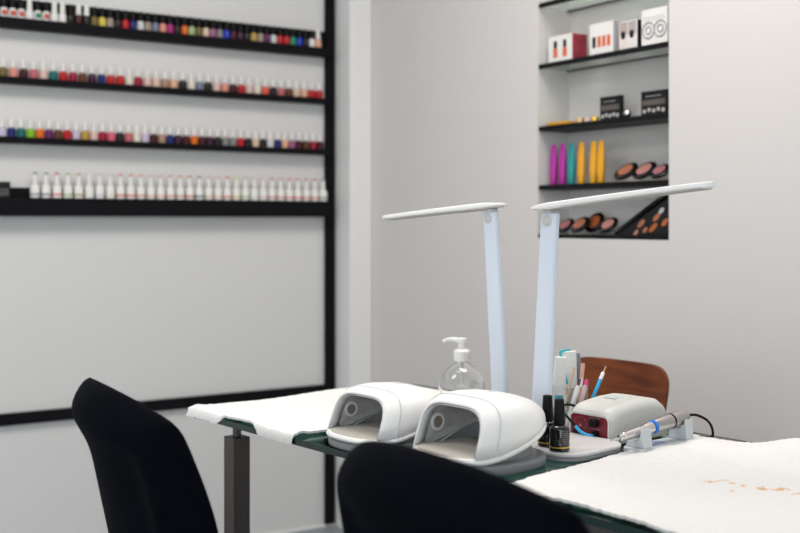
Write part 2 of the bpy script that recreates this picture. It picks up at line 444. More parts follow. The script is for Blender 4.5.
# ------------------------------------------------------------------ niche shelves and stock
nzs = [(1.798, 1.812, True), (1.613, 1.627, True), (1.425, 1.439, False), (1.247, 1.2615, False)]
nlab = ['highest black edged glass shelf in the wall niche, cut by the photo top',
        'black edged glass shelf in the wall niche carrying white gift boxes',
        'black niche shelf carrying two small black boxes',
        'black niche shelf carrying the colourful tubes']
for (z0, z1, gl), lb in zip(nzs, nlab):
    t = thing('niche_shelf', lb, 'shelf', WR(0, 0, 0), AR, 'shelves in the wall niche')
    x0, x1 = NX0+T+.0005, NX1-T-.0005
    if gl:
        B().box(x0, x1, .0125, ND-T-.0125, z0+.002, z1-.001).done('glass_panel', GLASS_SH, t, smooth=False)
        B().box(x0, x1, .003, .0122, z0, z1).done('edge_strip', BLACKPL, t, smooth=False, bevel=.0008)
        B().box(x0, x1, ND-T-.0122, ND-T-.0005, z0, z1).done('edge_strip', BLACKPL, t, smooth=False, bevel=.0008)
    else:
        B().box(x0, x1, .003, ND-T-.0005, z0, z1).done('board', BLACKPL, t, smooth=False, bevel=.0008)
t = thing('niche_shelf', 'black board lining the bottom of the wall niche under makeup compacts', 'shelf', WR(0, 0, 0), AR, 'shelves in the wall niche')
B().box(NX0+T+.0005, NX1-T-.0005, .001, ND-T-.0005, NZ0+.0005, NZ0+.011).done('board', BLACKPL, t, smooth=False, bevel=.0008)
ZN = [z1+.0004 for (z0, z1, g) in nzs] + [NZ0+.0114]

def usr(u, yin):     # x along right wall of pixel column u at depth yin into the wall
    k = (u-400)/F
    ox, oy = WR.o; ca, sa = math.cos(AR), math.sin(AR)
    ax = ox - yin*sa; ay = oy + yin*ca
    return (k*ay-ax)/(ca-k*sa)
def gift(name, label, u0, u1, h, d, yf, z, face, kind, col=None, group=None):
    xa, xb_ = usr(u0, yf), usr(u1, yf); wd = xb_-xa
    t = thing(name, label, 'box', WR(xa, yf, z), AR, group)
    B().box(0, wd, 0, d, 0, h).done('carton', face, t, smooth=False, bevel=.0008)
    e = -.0004
    if kind == 'bottles2':
        B().box(0.001, wd-.001, .001, d-.001, h+.0001, h+.0006).done('lid_print', CARD_O, t, smooth=False)
        B().box(wd+.0001, wd+.0006, .001, d-.001, .001, h-.001).done('side_print', CARD_R, t, smooth=False)
        for cx in (.3, .7):
            B().box(wd*cx-.009, wd*cx+.009, e-.0004, e+.0002, h*.18, h*.52).done('bottle_print', CARD_O, t, smooth=False)
            B().box(wd*cx-.007, wd*cx+.007, e-.0004, e+.0002, h*.53, h*.80).done('cap_print', CARD_K, t, smooth=False)
    if kind == 'bottles4':
        for k, cx in enumerate((.2, .42, .62, .82)):
            B().box(wd*cx-.0068, wd*cx+.0068, e-.0004, e+.0002, h*.24, h*.58).done('bottle_print', CARD_K if k == 0 else CARD_O, t, smooth=False)
        B().box(wd+.0001, wd+.0006, .001, d-.001, .001, h-.001).done('side_print', GREYBR, t, smooth=False)
    if kind == 'photos':
        cols = [(.42,.34,.32),(.40,.36,.36),(.70,.62,.60),(.72,.66,.66)]
        k = 0
        for rz in (0, 1):
            for cx in (0, 1):
                o = B().box(wd*(.05+.47*cx), wd*(.48+.47*cx), e-.0004, e+.0002, h*(.06+.47*(1-rz)), h*(.5+.47*(1-rz))).done('photo_print', TINT, t, smooth=False)
                o.color = (*cols[k], 1); k += 1
        for cx in (.25, .72):
            B().faces([(wd*cx+.009*math.cos(a*PI/5), e-.0007, h*.52+.012*math.sin(a*PI/5)) for a in range(10)], [tuple(range(10))]).done('dark_print', CARD_K, t, smooth=False)
        B().box(wd+.0001, wd+.0006, .001, d-.001, .001, h-.001).done('side_print', CARD_K, t, smooth=False)
    if kind == 'rings':
        for cx in (.28, .74):
            for rad in (.0215, .010):
                pts = [(wd*cx+rad*math.cos(2*PI*q/24), e, h*.42+rad*math.sin(2*PI*q/24)) for q in range(25)]
                B().tube(pts, .0022, 5).done('ring_print', GREYLET, t)
        bb = B()
        for q in range(9): bb.box(wd*(.1+.09*q), wd*(.15+.09*q), e-.0003, e+.0002, h*.76, h*.79)
        bb.box(wd*.08, wd*.92, e-.0003, e+.0002, h*.70, h*.715)
        bb.done('printed_lines', GREYBR, t, smooth=False)
    if kind == 'dark':
        for q in range(5):
            x_ = wd*(.14+.18*q); B().faces([(x_+.0065*math.cos(a*PI/4), e-.0003, h*.22+.006*math.sin(a*PI/4)+.003*(q % 2)) for a in range(8)], [tuple(range(8))]).done('pale_print', GREYBR, t, smooth=False)
        bb = B()
        for q in range(4): bb.box(wd*(.2+.15*q), wd*(.3+.15*q), e-.0003, e+.0002, h*.78, h*.81)
        bb.done('printed_lines', GREYBR, t, smooth=False)
        B().box(wd*.06, wd*.94, e-.0001, e+.0002, h*.44, h*.66).done('brown_print', UVGREY2, t, smooth=False)
    return t
gb = 'cartons on the white box shelf'
gift('gift_box', 'white box with two orange bottle pictures and dark red side, in niche', 548.5, 572, .079, .06, .018, ZN[1], CARD_W, 'bottles2', group=gb)
gift('gift_box', 'white box with a row of four small bottle pictures, in niche', 589.5, 613, .090, .045, .018, ZN[1], CARD_W, 'bottles4', group=gb)
gift('gift_box', 'narrow box with four small photo pictures and black side, in niche', 619, 637, .080, .03, .02, ZN[1], CARD_W, 'photos', group=gb)
gift('gift_box', 'tall white box with two grey ring patterns, right end of niche shelf', 641.5, 667.3, .098, .07, .018, ZN[1], CARD_W, 'rings', group=gb)
gift('carton', 'small black box on the middle niche shelf, left of the silver ball', 600, 620.5, .072, .014, .060, ZN[2], CARD_K, 'dark', group='black cartons in the niche')
gift('carton', 'small black box on the middle niche shelf at its right end', 641, 667, .070, .03, .050, ZN[2], CARD_K, 'dark', group='black cartons in the niche')
# small goods on shelf three
xa = usr(547, .02); xb_ = usr(568, .02)
o = B().prism(rrect(0, xb_-xa, 0, .05, .012), 0, .010, .003).done('sachet', GOLDPL); place(o, WR(xa, .012, ZN[2]), AR)
tag(o, 'flat golden yellow sachet lying at left end of middle niche shelf', 'sachet')
o = B().lathe([(.012,0),(.013,.004),(.013,.013),(.006,.017)], 16).done('jar', mat('gilt lid', (.72,.52,.25), .35, metal=.4)); place(o, WR(usr(580, .03), .03, ZN[2]), AR)
tag(o, 'small pale gold jar beside the yellow sachet in the niche', 'jar')
o = B().lathe([(.010,0),(.0105,.003),(.0105,.009),(.005,.012)], 16).done('jar', PALEPINK); place(o, WR(usr(588, .03), .03, ZN[2]), AR)
tag(o, 'tiny pale pink jar between two gold jars in the niche', 'jar')
o = B().lathe([(.011,0),(.0115,.003),(.0115,.012),(.005,.014)], 16).done('jar', GOLD); place(o, WR(usr(595.5, .025), .022, ZN[2]), AR)
tag(o, 'tiny golden jar just left of the black box in the niche', 'jar')
o = B().lathe([(.003,.0005)]+[(.012*math.sin(a*PI/10), .012-.012*math.cos(a*PI/10)) for a in range(2, 10)]+[(.002,.024)], 18).done('ornament_ball', CHROME)
place(o, WR(usr(628.5, .03), .026, ZN[2]), AR); tag(o, 'small silver ball between the two black boxes in the niche', 'ball')
# tubes on shelf four
tubes = [(553.5, 'magenta', 'leftmost of the six'), (562.5, 'magenta', 'second from left, touching the teal one'), (571.5, 'teal', 'only teal one'), (581.5, 'yellow', 'just right of the teal tube'),
         (593.5, 'yellow', 'middle one of three yellow'), (601, 'yellow', 'rightmost of the six')]
TM = {'magenta': mat('magenta plastic', (.40, .02, .30), .3), 'teal': mat('teal plastic', (.01, .27, .28), .3), 'yellow': mat('amber plastic', (.72, .34, .01), .3)}
for (u, cn, wh) in tubes:
    t = thing('cosmetic_tube', f"{cn} upright cosmetic tube in the niche, {wh}", 'tube', WR(usr(u, .035), .035, ZN[3]), AR, 'colourful tubes in the niche')
    B().lathe([(.0095,0),(.0105,.002),(.0105,.018)], 16).done('cap', TM[cn], t)
    rs = []
    for (z, a, b_) in ((.0184,.0115,.0115),(.03,.0125,.0125),(.07,.0135,.010),(.10,.0125,.005),(.114,.0105,.0016),(.122,.0095,.0014)):
        rs.append([(a*math.cos(2*PI*q/18), b_*math.sin(2*PI*q/18), z) for q in range(18)])
    B().rings(rs).done('tube_body', TM[cn], t)
# makeup compacts
PW = [mat('copper powder', (.36,.13,.07), .6, noise=.2, nscale=60), mat('rose powder', (.42,.19,.17), .6, noise=.2, nscale=60),
      mat('plum powder', (.33,.12,.13), .6, noise=.2, nscale=60), mat('burnt orange powder', (.42,.11,.03), .6, noise=.2, nscale=60)]
def compact(u, yin, z, r, tilt, pm, label, grp):
    t = thing('makeup_compact', label, 'makeup', WR(usr(u, yin), yin, z), AR, grp)
    M = Matrix.Rotation(tilt, 4, 'X')
    off = r*math.sin(tilt)+.0008
    M = Matrix.Translation((0, 0, off)) @ M
    bx = B()
    bx.lathe([(r*.92,0),(r,.003),(r,.009),(r*.9,.011)], 24, M=M @ Matrix.Scale(.92, 4))
    bx.done('case', BLACKGL, t)
    B().lathe([(r*.64,.0105),(r*.62,.0125)], 24, M=M @ Matrix.Scale(.92, 4)).done('powder', pm, t)
    return t
g3 = 'compacts on the tube shelf'
compact(627, .045, ZN[3], .040, R(40), PW[0], 'round black compact with copper powder, leftmost beside the yellow tubes', g3)
compact(645.5, .055, ZN[3], .040, R(40), PW[1], 'round black compact with rose powder on the tube shelf', g3)
compact(661, .045, ZN[3], .032, R(40), PW[2], 'round black compact with plum powder at right end of tube shelf', g3)
g4 = 'compacts on the niche floor'
compact(566.5, .045, ZN[4], .032, R(42), PW[2], 'black compact with plum powder on niche floor, nearest the lamp column', g4)
compact(581, .05, ZN[4], .036, R(42), PW[0], 'black compact with copper powder on niche floor, second from lamp column', g4)
compact(596, .085, ZN[4], .038, R(55), PW[3], 'black compact with burnt orange powder on niche floor, set behind the others', g4)
compact(609.5, .045, ZN[4], .034, R(42), PW[1], 'black compact with rose powder on niche floor beside the leaning palette', g4)
# big leaning palette: a slab leaning to the left wall of the niche bottom compartment
xa = usr(619, .05); xr = NX1-T-.004
th = math.atan2(.118, xr-xa-.012)
t = thing('makeup_palette', 'large black palette of brown powders leaning in the lowest niche corner', 'makeup', WR(0, 0, 0), AR)
L = math.hypot(.118, xr-xa-.012)
ux, uz = math.cos(th), math.sin(th)
def pal(a, yy, n): return (xa+a*ux+n*(-uz)+.011, yy, ZN[4]+.0004+a*uz+n*ux)
def slab(bx, a0, a1, y0, y1, n0, n1):
    vs = [pal(a, y_, n_) for n_ in (n0, n1) for y_ in (y0, y1) for a in (a0, a1)]
    return bx.faces(vs, [(0,2,3,1),(4,5,7,6),(0,1,5,4),(2,6,7,3),(0,4,6,2),(1,3,7,5)])
slab(B(), 0, L, .02, .11, .0, .010).done('case', BLACKGL, t, smooth=False, bevel=.0015)
# triangular stand below the case, closing it off towards the room
B().faces([(xa+.016, .024, ZN[4]+.0004), (xr-.001, .024, ZN[4]+.0004), (xr-.001, .024, ZN[4]+.110),
           (xa+.016, .10, ZN[4]+.0004), (xr-.001, .10, ZN[4]+.0004), (xr-.001, .10, ZN[4]+.110)],
          [(0,1,2),(5,4,3),(0,3,4,1),(1,4,5,2),(2,5,3,0)]).done('stand', CARD_K, t, smooth=False)
for k, (fx, fz, wx, hz_) in enumerate(((.45,.62,.034,.014),(.66,.28,.038,.014),(.80,.72,.024,.012),(.52,.24,.022,.012),(.72,.60,.034,.014),(.86,.36,.030,.014),(.36,.18,.022,.011))):
    cx = xa+.016+(xr-xa-.017)*fx; cz = ZN[4]+.11*fz*min(1, fx*1.05)
    an = R(38)
    pts = [(cx+wx*.5*math.cos(q*PI/10)*math.cos(an)-hz_*.5*math.sin(q*PI/10)*math.sin(an), .0236, cz+wx*.5*math.cos(q*PI/10)*math.sin(an)+hz_*.5*math.sin(q*PI/10)*math.cos(an)) for q in range(20)]
    B().faces(pts, [tuple(range(20))]).done('powder', PW[(0,3,1,0,0,3,1)[k]] if k != 2 else GREYBR, t, smooth=False)

# ------------------------------------------------------------------ table
TLEN, TDEP = 1.75, 0.62
t = thing('manicure_table', 'long green tinted glass manicure table on dark square steel legs', 'table', TB(0, 0, 0), TA)
B().prism(rrect(0.004, TLEN-.004, .004, TDEP-.004, .02), ZT-.012, ZT-.0004).done('glass_top', GLASS_T, t, smooth=False)
out = rrect(0, TLEN, 0, TDEP, .024); inn = rrect(0.0042, TLEN-.0042, .0042, TDEP-.0042, .0198)
n = len(out)
vs = [(x, y, ZT-.012) for x, y in out]+[(x, y, ZT) for x, y in out]+[(x, y, ZT) for x, y in inn]+[(x, y, ZT-.012) for x, y in inn]
fs = []
for j in range(n):
    k = (j+1) % n
    for r_ in range(4): fs.append((r_*n+j, r_*n+k, ((r_+1) % 4)*n+k, ((r_+1) % 4)*n+j))
B().faces(vs, fs).done('edge', GLASS_EDGE, t, smooth=False)
for (lx, ly) in ((.087, .067), (.087, .42), (1.60, .067), (1.60, .46)):
    leg = B().box(lx-.02, lx+.02, ly-.02, ly+.02, 0, .70).done('leg', STEEL_D, t, smooth=False, bevel=.0015)
    B().lathe([(.009,.7003),(.009,.733),(.022,.7335),(.022,.7375)], 18, c=(lx, ly, 0)).done('pin', STEEL_D, leg)
# metal support discs under the glass at mid length
for (lx, ly) in ((.82, .055), (.82, .48)):
    leg = B().box(lx-.02, lx+.02, ly-.02, ly+.02, 0, .70).done('leg', STEEL_D, t, smooth=False, bevel=.0015)
    B().lathe([(.009,.7003),(.009,.733),(.022,.7335),(.022,.7375)], 18, c=(lx, ly, 0)).done('pin', STEEL_D, leg)

# ------------------------------------------------------------------ towels
from mathutils import noise as nz
def towel(name, label, x0, x1, y0, y1, hfun, step, m, fxy=None, amp=.0012):
    nx = int((x1-x0)/step); ny = int((y1-y0)/step)
    top, vs, fs = [], [], []
    for j in range(ny+1):
        for i in range(nx+1):
            x = x0+(x1-x0)*i/nx; y = y0+(y1-y0)*j/ny
            a, b_ = i/nx, j/ny
            X, Y = (x, y) if fxy is None else fxy(x, y, a, b_)
            h = hfun(X, Y, a, b_)
            q = nz.noise((x*210, y*210, 3.1)); q2 = nz.noise((x*90, y*90, 8.0))
            edge = min(i, j, nx-i, ny-j) == 0
            jx = random.uniform(-1, 1)*.0012 if edge else 0
            vs.append((X+jx, Y+(random.uniform(-1, 1)*.0012 if edge else 0), h+amp*(q+.6*q2)+.0012))
    N = (nx+1)*(ny+1)
    for j in range(ny+1):
        for i in range(nx+1):
            p = vs[j*(nx+1)+i]
            vs.append((p[0], p[1], p[2]-.0042))
    for j in range(ny):
        for i in range(nx):
            a = j*(nx+1)+i
            fs.append((a, a+1, a+nx+2, a+nx+1)); fs.append((N+a, N+a+nx+1, N+a+nx+2, N+a+1))
    for i in range(nx):
        a = i; fs.append((a, N+a, N+a+1, a+1)); a = ny*(nx+1)+i; fs.append((a, a+1, N+a+1, N+a))
    for j in range(ny):
        a = j*(nx+1); fs.append((a, a+nx+1, N+a+nx+1, N+a)); a = j*(nx+1)+nx; fs.append((a, N+a, N+a+nx+1, a+nx+1))
    o = B().faces(vs, fs).done(name, m); o.location = TB(0, 0, 0); o.rotation_euler = (0, 0, TA)
    tag(o, label, 'towel', 'white towels on the glass table')
    return o
def sm(a, b_, x):
    t_ = max(0, min(1, (x-a)/(b_-a))); return t_*t_*(3-2*t_)
ZB = ZT+.0048
T1Y0, T1Y1 = -.016, TDEP-.05
def seg1(x): return max(sm(.15, .12, x), sm(.25, .285, x))
def h1(x, y, a, b_):
    yp = T1Y0+(T1Y1-T1Y0)*b_; g = seg1(x)
    h = ZB + .0022*(1+math.sin(x*31+y*22))*.5
    if yp < 0: h += yp*.85*g + .003*(1-g)
    else: h += (.003*(1-g) + .005*g*math.exp(-((yp-.02)/.012)**2))*sm(.08, .0, yp)
    return h
def fx1(x, y, a, b_):
    g = seg1(x); xx = x + .010*math.sin(y*9)*sm(0, .2, b_) - .018*b_*a
    if y < 0:
        t_ = -y/.016
        return xx, .005*(1-g)*(1-t_*.6) - .0052*math.sqrt(t_)*g
    return xx, y + .005*(1-g)*sm(.04, 0, y)
towel('towel', 'white terry towel at the far end of the table, behind the first nail lamp', 0.003, .396, T1Y0, T1Y1, h1, .004, towel_mat('terry white'), fx1)
# right towel, draped a little over the front edge
TX0 = 0.930
def h2(x, y, a, b_):
    h = ZB
    h += .026*math.exp(-(((y-.53)/.09)**2+((x-.975-.13)/.075)**2))
    h += .004*math.sin(y*30+x*9)**2*sm(.25, .5, y)
    h += .0035*(1+math.sin(x*38-y*14))*.5*sm(.3, .0, y)+.002*math.sin(x*15)*math.sin(y*16)+.002
    return h
def fx2(x, y, a, b_):
    yy = y
    xx = x - .06*(b_)*(1-a)**2 + .006*math.sin(y*16)
    yy += .010*math.sin((x-.9)*26+2.6)*(1-b_)**2*sm(.0, .06, a)
    return xx, yy

ST = []
for (u, v, rx, ry, ang, dn) in ((716, 484, .016, .006, .2, 1.6), (728, 486, .012, .005, .5, 1.6), (741, 489, .008, .004, .2, 1.2), (732, 493, .007, .003, .2, 1.0),
                                (765, 491, .010, .007, .3, 1.6), (782, 492, .013, .006, .6, 1.6), (797, 496, .012, .003, .2, 1.2)):
    Y = (CAMZ-ZT-.006)*F/(v-HOR); X = (u-400)/F*Y
    tx, ty = TB.inv(X, Y); ST.append((tx, ty, rx*1.5, ry*2.4, R(50), dn*2.2))
towel('towel', 'white terry towel with faint orange stains across the near end of table', TX0, 1.66, .006, TDEP-.062, h2, .0042, towel_mat('terry white stained', ST), fx2, .0017)

# ------------------------------------------------------------------ UV nail lamps
def uv_lamp(label):
    t = thing('nail_curing_lamp', label, 'nail lamp', (0,0,0), TA, 'nail curing lamps on the table')
    CY, HL, HW, NE = .078, .107, .100, 2.5
    def hw(y, ins=0.0):
        q = abs((y-CY)/(HL-ins))
        return 0 if q >= 1 else (HW-ins)*(1-q**NE)**(1/NE)
    def zb(y): return .019+.052*(max(0, y-.005)/.185)**1.25
    # grey foot
    B().prism(superell(.099, .104, 2.5, 0, .080, 56), 0.0008, .0185, .005).done('foot', UVGREY, t)
    o2 = superell(HW-.022, HL-.024, 2.5, 0, CY, 48)
    B().rings([[(x, y, .0188) for x, y in o2], [(x, y, zb(y)+.003) for x, y in o2]], False, False).done('neck', UVGREY, t)
    # white tray rim
    o3 = superell(HW, HL, NE, 0, CY, 84)
    rs = []
    for (ins, dz) in ((.026, -.001), (.006, -.001), (.001, .002), (0, .0055), (.002, .0095), (.007, .0105), (.013, .0100)):
        rs.append([(x*(1-ins/HW), CY+(y-CY)*(1-ins/HL), zb(y)+dz) for x, y in o3])
    B().rings(rs, False, False).done('tray', UVWHITE, t)
    # beige hand pad
    o4 = []
    for x, y in superell(HW-.008, HL-.008, NE, 0, CY, 84):
        k = sm(.0, .06, y); lim = hw(min(y, .11), .034)
        if k > 0 and abs(x) > lim: x = sgn(x)*(abs(x)*(1-k)+lim*k)
        o4.append((x, min(y, .11)))
    B().rings([[(x, y, .0270) for x, y in o4], [(x, y, .0296) for x, y in o4], [(x*.97, CY+(y-CY)*.97, .0315) for x, y in o4]]).done('hand_pad', UVPAD, t)
    # hood
    def arc(w, fy, fz, ay, az, n=4.0, seg=36):
        pts = []
        for i in range(seg+1):
            a = PI*i/seg; r_ = abs(math.sin(a))**(2/n)
            pts.append((w*sup(math.cos(a), n), fy+(ay-fy)*r_, fz+(az-fz)*r_))
        return pts
    st = [(-.003, .022, .1045), (.002, .027, .1085), (.014, .038, .1125), (.036, .056, .1165), (.07, .084, .118), (.10, .110, .117), (.13, .134, .113), (.153, .155, .107), (.168, .169, .100), (.1775, .1775, .092)]
    arcs = [arc(hw(fy)-.0015, fy, zb(fy)+.0095, ay, az, n=4.0-1.5*sm(.03, .16, fy)) for fy, ay, az in st]
    hood = B().rings(arcs+[[(p[0]*.4, .1805, .5*(p[2]+.086)) for p in arcs[-1]]], cap0=False, cap1=True, closed=False).done('hood', UVWHITE, t, solid=.003)
    # crease line of the front visor
    cr = arc(hw(.026)-.0010, .026, zb(.026)+.011, .048, .1152)
    B().tube([p for p in cr], .0011, 6).done('visor_seam', UVBEZEL, hood)
    # bezel and mirror liner
    i0 = arc(hw(st[0][0])-.0045, st[0][0]+.0014, zb(0)+.0115, st[0][1]+.0014, st[0][2]-.0034)
    i1 = arc(hw(.026)-.014, .026, .0318, .050, .1000)
    B().rings([i0, i1], False, False, False).done('bezel', UVBEZEL, t, solid=.001)
    ls = [arc(hw(fy)-d_, fy, .0318 if fy < .05 else zb(fy)+.012, ay, az) for fy, ay, az, d_ in ((.0265, .0505, .0998, .0143), (.05, .068, .102, .02), (.09, .102, .102, .022), (.12, .125, .098, .024), (.142, .143, .092, .026))]
    ln = B().rings(ls, False, True, False).done('liner', LINER, t)
    for fy, ay in ((.055, .071), (.09, .102)):
        for a in (.9, 1.25, 1.57, 1.89, 2.24):
            q = arc(hw(fy)-.026, fy, zb(fy)+.0165, ay, .0985, seg=60)[int(a/PI*60)]
            B().lathe([(.0045, -.001), (.0045, .001)], 10, c=q).done('led', GOLDPL, ln)
    # round vents on the inner side walls
    for sx in (-1, 1):
        M = Matrix.Translation((sx*(hw(.05)-.0225), .054, .062)) @ Matrix.Rotation(-sx*PI/2, 4, 'Y')
        B().lathe([(.015,-.001),(.015,.0015),(.0115,.0022),(.0105,.0008),(.003,.0008)], 24, M=M).done('vent', UVBEZEL, ln)
        B().lathe([(.010,.0010),(.0095,.0018)], 20, M=M).done('vent_grille', VENTG, ln)
    B().lathe([(.006,0),(.006,.0015),(.004,.002)], 16, c=(0, .105, .1164)).done('button', UVBEZEL, t)
    return t
p1 = TB.inv(-.083, 1.955); p2 = TB.inv(.071, 1.788)
la = uv_lamp('white nail curing lamp with open front, farther of the two, beside the first towel')
place(la, TB(p1[0], p1[1], ZT), TA)
la.scale = (.97, .97, .90)
lb = dup(la, TB(p2[0], p2[1], ZT), TA, 'white nail curing lamp with open front, nearer of the two, beside black bottles'); lb.scale = (1, 1, 1)

# ------------------------------------------------------------------ LED desk lamps
def led_lamp(label, loc, rz, lean, tilt, hl, zpole, grp='desk lamps on the table'):
    # local: x = head direction, y = across
    t = thing('desk_lamp', label, 'lamp', loc, rz, grp)
    bs_ = B().prism(rrect(-.035, .138, -.083, .076, .04), .0008, .0075, .002).done('foot_pad', LAMPGREY, t)
    B().prism(rrect(-.037, .140, -.085, .078, .041), .0078, .0158, .0035).done('base', LAMPBASE, t)
    rs = []
    for k in range(9):
        f = k/8; z = .0161+(zpole-.0161)*f; x = lean*f
        a, b_ = .0200-.0020*f, .0085
        rs.append([(x+a*sup(math.cos(2*PI*q/24), 3.4), b_*sup(math.sin(2*PI*q/24), 3.4), z) for q in range(24)])
    pole = B().rings(rs).done('column', LAMPBLUE, t)
    zt = zpole
    for sy in (-1, 1):
        M = Matrix.Translation((lean-.001, sy*.0086, zt-.013)) @ Matrix.Rotation(-sy*PI/2, 4, 'X')
        B().lathe([(.0100,-.0008),(.0100,.0008),(.0085,.0016)], 24, M=M).done('hinge_cap', HINGE, pole)
    B().box(lean-.009, lean+.009, -.012, .012, zt+.0003, zt+.0055).done('hinge', HINGE, t, bevel=.001)
    # head
    Mh = Matrix.Translation((lean, 0, zt+.012)) @ Matrix.Rotation(-tilt, 4, 'Y')
    rs = []; N = 30
    for k in range(N+1):
        f = k/N; x = -.040+(hl+.040)*f
        wx = .026
        if f < .10: wx *= math.sqrt(max(.02, 1-((.10-f)/.10)**2))
        if f > .93: wx *= math.sqrt(max(.03, 1-((f-.93)/.07)**2))
        tk = .0068*(1-.28*f)
        if f < .12: tk *= .35+.65*f/.12
        bow = .0012*math.sin(PI*f)
        ring = []
        for q in range(24):
            a = 2*PI*q/24
            z_ = sup(math.sin(a), 4.5)*tk
            ring.append(tuple(Mh @ Vector((x, wx*sup(math.cos(a), 2.8), z_+bow))))
        rs.append(ring)
    hd = B().rings(rs).done('head', LAMPWHITE, t)
    rs = []
    for k in range(25):
        f = .10+.86*k/24; x = -.040+(hl+.040)*f
        tk = .0068*(1-.28*f); bow = .0012*math.sin(PI*f)
        rs.append([tuple(Mh @ Vector((x, y_, bow-tk+z_))) for (y_, z_) in ((-.017, -.0011), (.017, -.0011), (.017, .001), (-.017, .001))])
    B().rings(rs).done('diffuser', DIFF, hd, smooth=False)
    B().lathe([(.006,.0161),(.006,.0172)], 16, c=(.045, 0, 0)).done('touch_button', HINGE, t)
    return t
led_lamp('white desk lamp with long arm pointing left, behind the pump bottle', (.200, 2.19, ZT), TA+PI, .03, R(-4.0), .330, .420)
rl = led_lamp('white desk lamp with long arm pointing right, standing behind the black bottles', (.250, 1.985, ZT), TA+R(3), .024, R(5.5), .328, .415)

# ------------------------------------------------------------------ pump bottle
PBX, PBY = TB.inv((462-400)/F*2.42, 2.42)
t = thing('pump_bottle', 'clear round pump bottle with white pump, between lamp hood and lamp column', 'bottle', TB(PBX, PBY, ZT+.0078), TA+R(30))
prof = [(.034,.0008),(.040,.002),(.046,.010),(.0505,.024),(.0515,.036),(.0495,.048),(.0445,.060),(.036,.0715),(.025,.0805),(.0175,.084),(.0155,.086),(.0155,.089)]
bd = B().lathe(prof, 36, cap1=False).done('bottle_body', CLEAR, t, solid=.0012, sub=1)
bb = B()
for k, wd in enumerate((.018, .022, .014)):
    for q in range(int(wd/.004)):
        a = -1.5+(q*.004)/.043+.6
        for z in (.050-.005*k,):
            bb.box(.0502*math.cos(a)-.0010, .0502*math.cos(a)+.0010, .0502*math.sin(a)-.0010, .0502*math.sin(a)+.0010, z, z+.0022)
bb.done('lettering', GREYLET, bd, smooth=False)
B().lathe([(.0175,0.0895),(.0175,0.1000),(.0182,0.1005),(.0182,0.1110),(.014,0.1150),(.0085,0.1170),(.0085,0.1180)], 28).done('collar', DIP, t)
B().lathe([(.0085,0.1185),(.0085,0.1280),(.0105,0.1285),(.011,0.1320),(.011,0.1380),(.008,0.1400)], 22).done('pump_head', DIP, t)
B().tube([(-.008,0,0.1350),(-.022,0,0.1365),(-.034,0,0.1350),(-.043,0,0.1300)], [.0055,.0048,.0042,.0038], 12).done('spout', DIP, t)
B().tube([(0,0,0.0882),(0,0,.05),(.006,0,.006)], .0028, 8).done('dip_tube', DIP, t)

# ------------------------------------------------------------------ black gel bottles (on the lamp foot)
ZLB = ZT+.0162
def gel(label, X, Y, rz):
    t = thing('gel_polish_bottle', label, 'nail polish', (X, Y, ZLB), rz, 'black gel bottles on the lamp foot')
    r = .0172
    bd = B().lathe([(r*.9,0),(r,.0015),(r,.006)], 32).done('bottle_foot', BLACKGL, t)
    B().lathe([(r*1.004,.0061),(r*1.004,.0078)], 32).done('gold_band', GOLD, t)
    bd = B().lathe([(r,.0079),(r,.036),(r*.97,.0385),(r*.80,.0415),(.0095,.0435),(.0085,.0440)], 32).done('bottle_body', BLACKGL, t)
    B().lathe([(.0098,.0442),(.0102,.046),(.0090,.067),(.0080,.0855),(.0070,.0863)], 26).done('cap', BLACKPL, t)
    bb = B()
    random.seed(5)
    for k in range(7):
        z = .0135+.0034*k; a = .12
        while a < .95+random.uniform(-.2, .1):
            da = random.uniform(.04, .10)
            pts = []
            for zz in (z, z+.0010):
                for aa in (a, a+da): pts.append(((r+.0002)*math.sin(aa), -(r+.0002)*math.cos(aa), zz))
            bb.faces(pts, [(0,1,3,2)]); a += da+.035
    bb.faces([((r+.0002)*math.sin(aa), -(r+.0002)*math.cos(aa), zz) for zz in (.0115,.0145) for aa in (-.25,-.15)], [(0,1,3,2)])
    bb.done('lettering', GREYLET2, bd, smooth=False)
    return t
gel('black gel polish bottle with gold ring, front one showing white lettering', .2680, 1.868, 0.1)
gel('black gel polish bottle with gold ring, half hidden behind the front one', .2535, 1.908, -1.5)

# ------------------------------------------------------------------ nail drill machine
MX, MY = TB.inv(.309, 2.052)
t = thing('nail_drill_machine', 'ivory grey nail drill control box with maroon front panel', 'drill', TB(MX, MY, ZT), TA)
MW, MD, MH = .108, .170, .076
rs = []
def mring(y, w0, w1, zt_, n=26, rr=.018):
    # cross-section in x-z at depth y: rounded top
    pts = [(w0, y, .004)]
    cx1 = w1-rr; cz = zt_-rr
    for q in range(9): a = PI/2*q/8; pts.append((cx1+rr*math.cos(a)+(w0-w1)*(1-math.sin(a))*.4, y, cz+rr*math.sin(a)))
    cx0 = MW-w1+rr
    for q in range(9): a = PI/2+PI/2*q/8; pts.append((cx0+rr*math.cos(a)-(w0-w1)*(1+math.cos(a))*0, y, cz+rr*math.sin(a)))
    pts.append((MW-w0, y, .004))
    return pts
for (y, zt_, ins) in ((0.0, .058, .006), (.004, .0615, .003), (.014, .067, .001), (.03, .070, 0), (.07, .0745, 0), (.11, .0755, 0), (.14, .071, 0), (.158, .061, .003), (.168, .045, .008), (.172, .03, .012)):
    rs.append(mring(y, MW-ins, MW-ins-.003, zt_, rr=min(.018, zt_*.5)))
body = B().rings(rs).done('body', MACH, t, ang=50)
for (lx, ly) in ((.015,.02),(MW-.015,.02),(.015,.15),(MW-.015,.15)):
    B().lathe([(.006,.0006),(.006,.0037)], 12, c=(lx, ly, 0)).done('rubber_foot', BLACKPL, t)
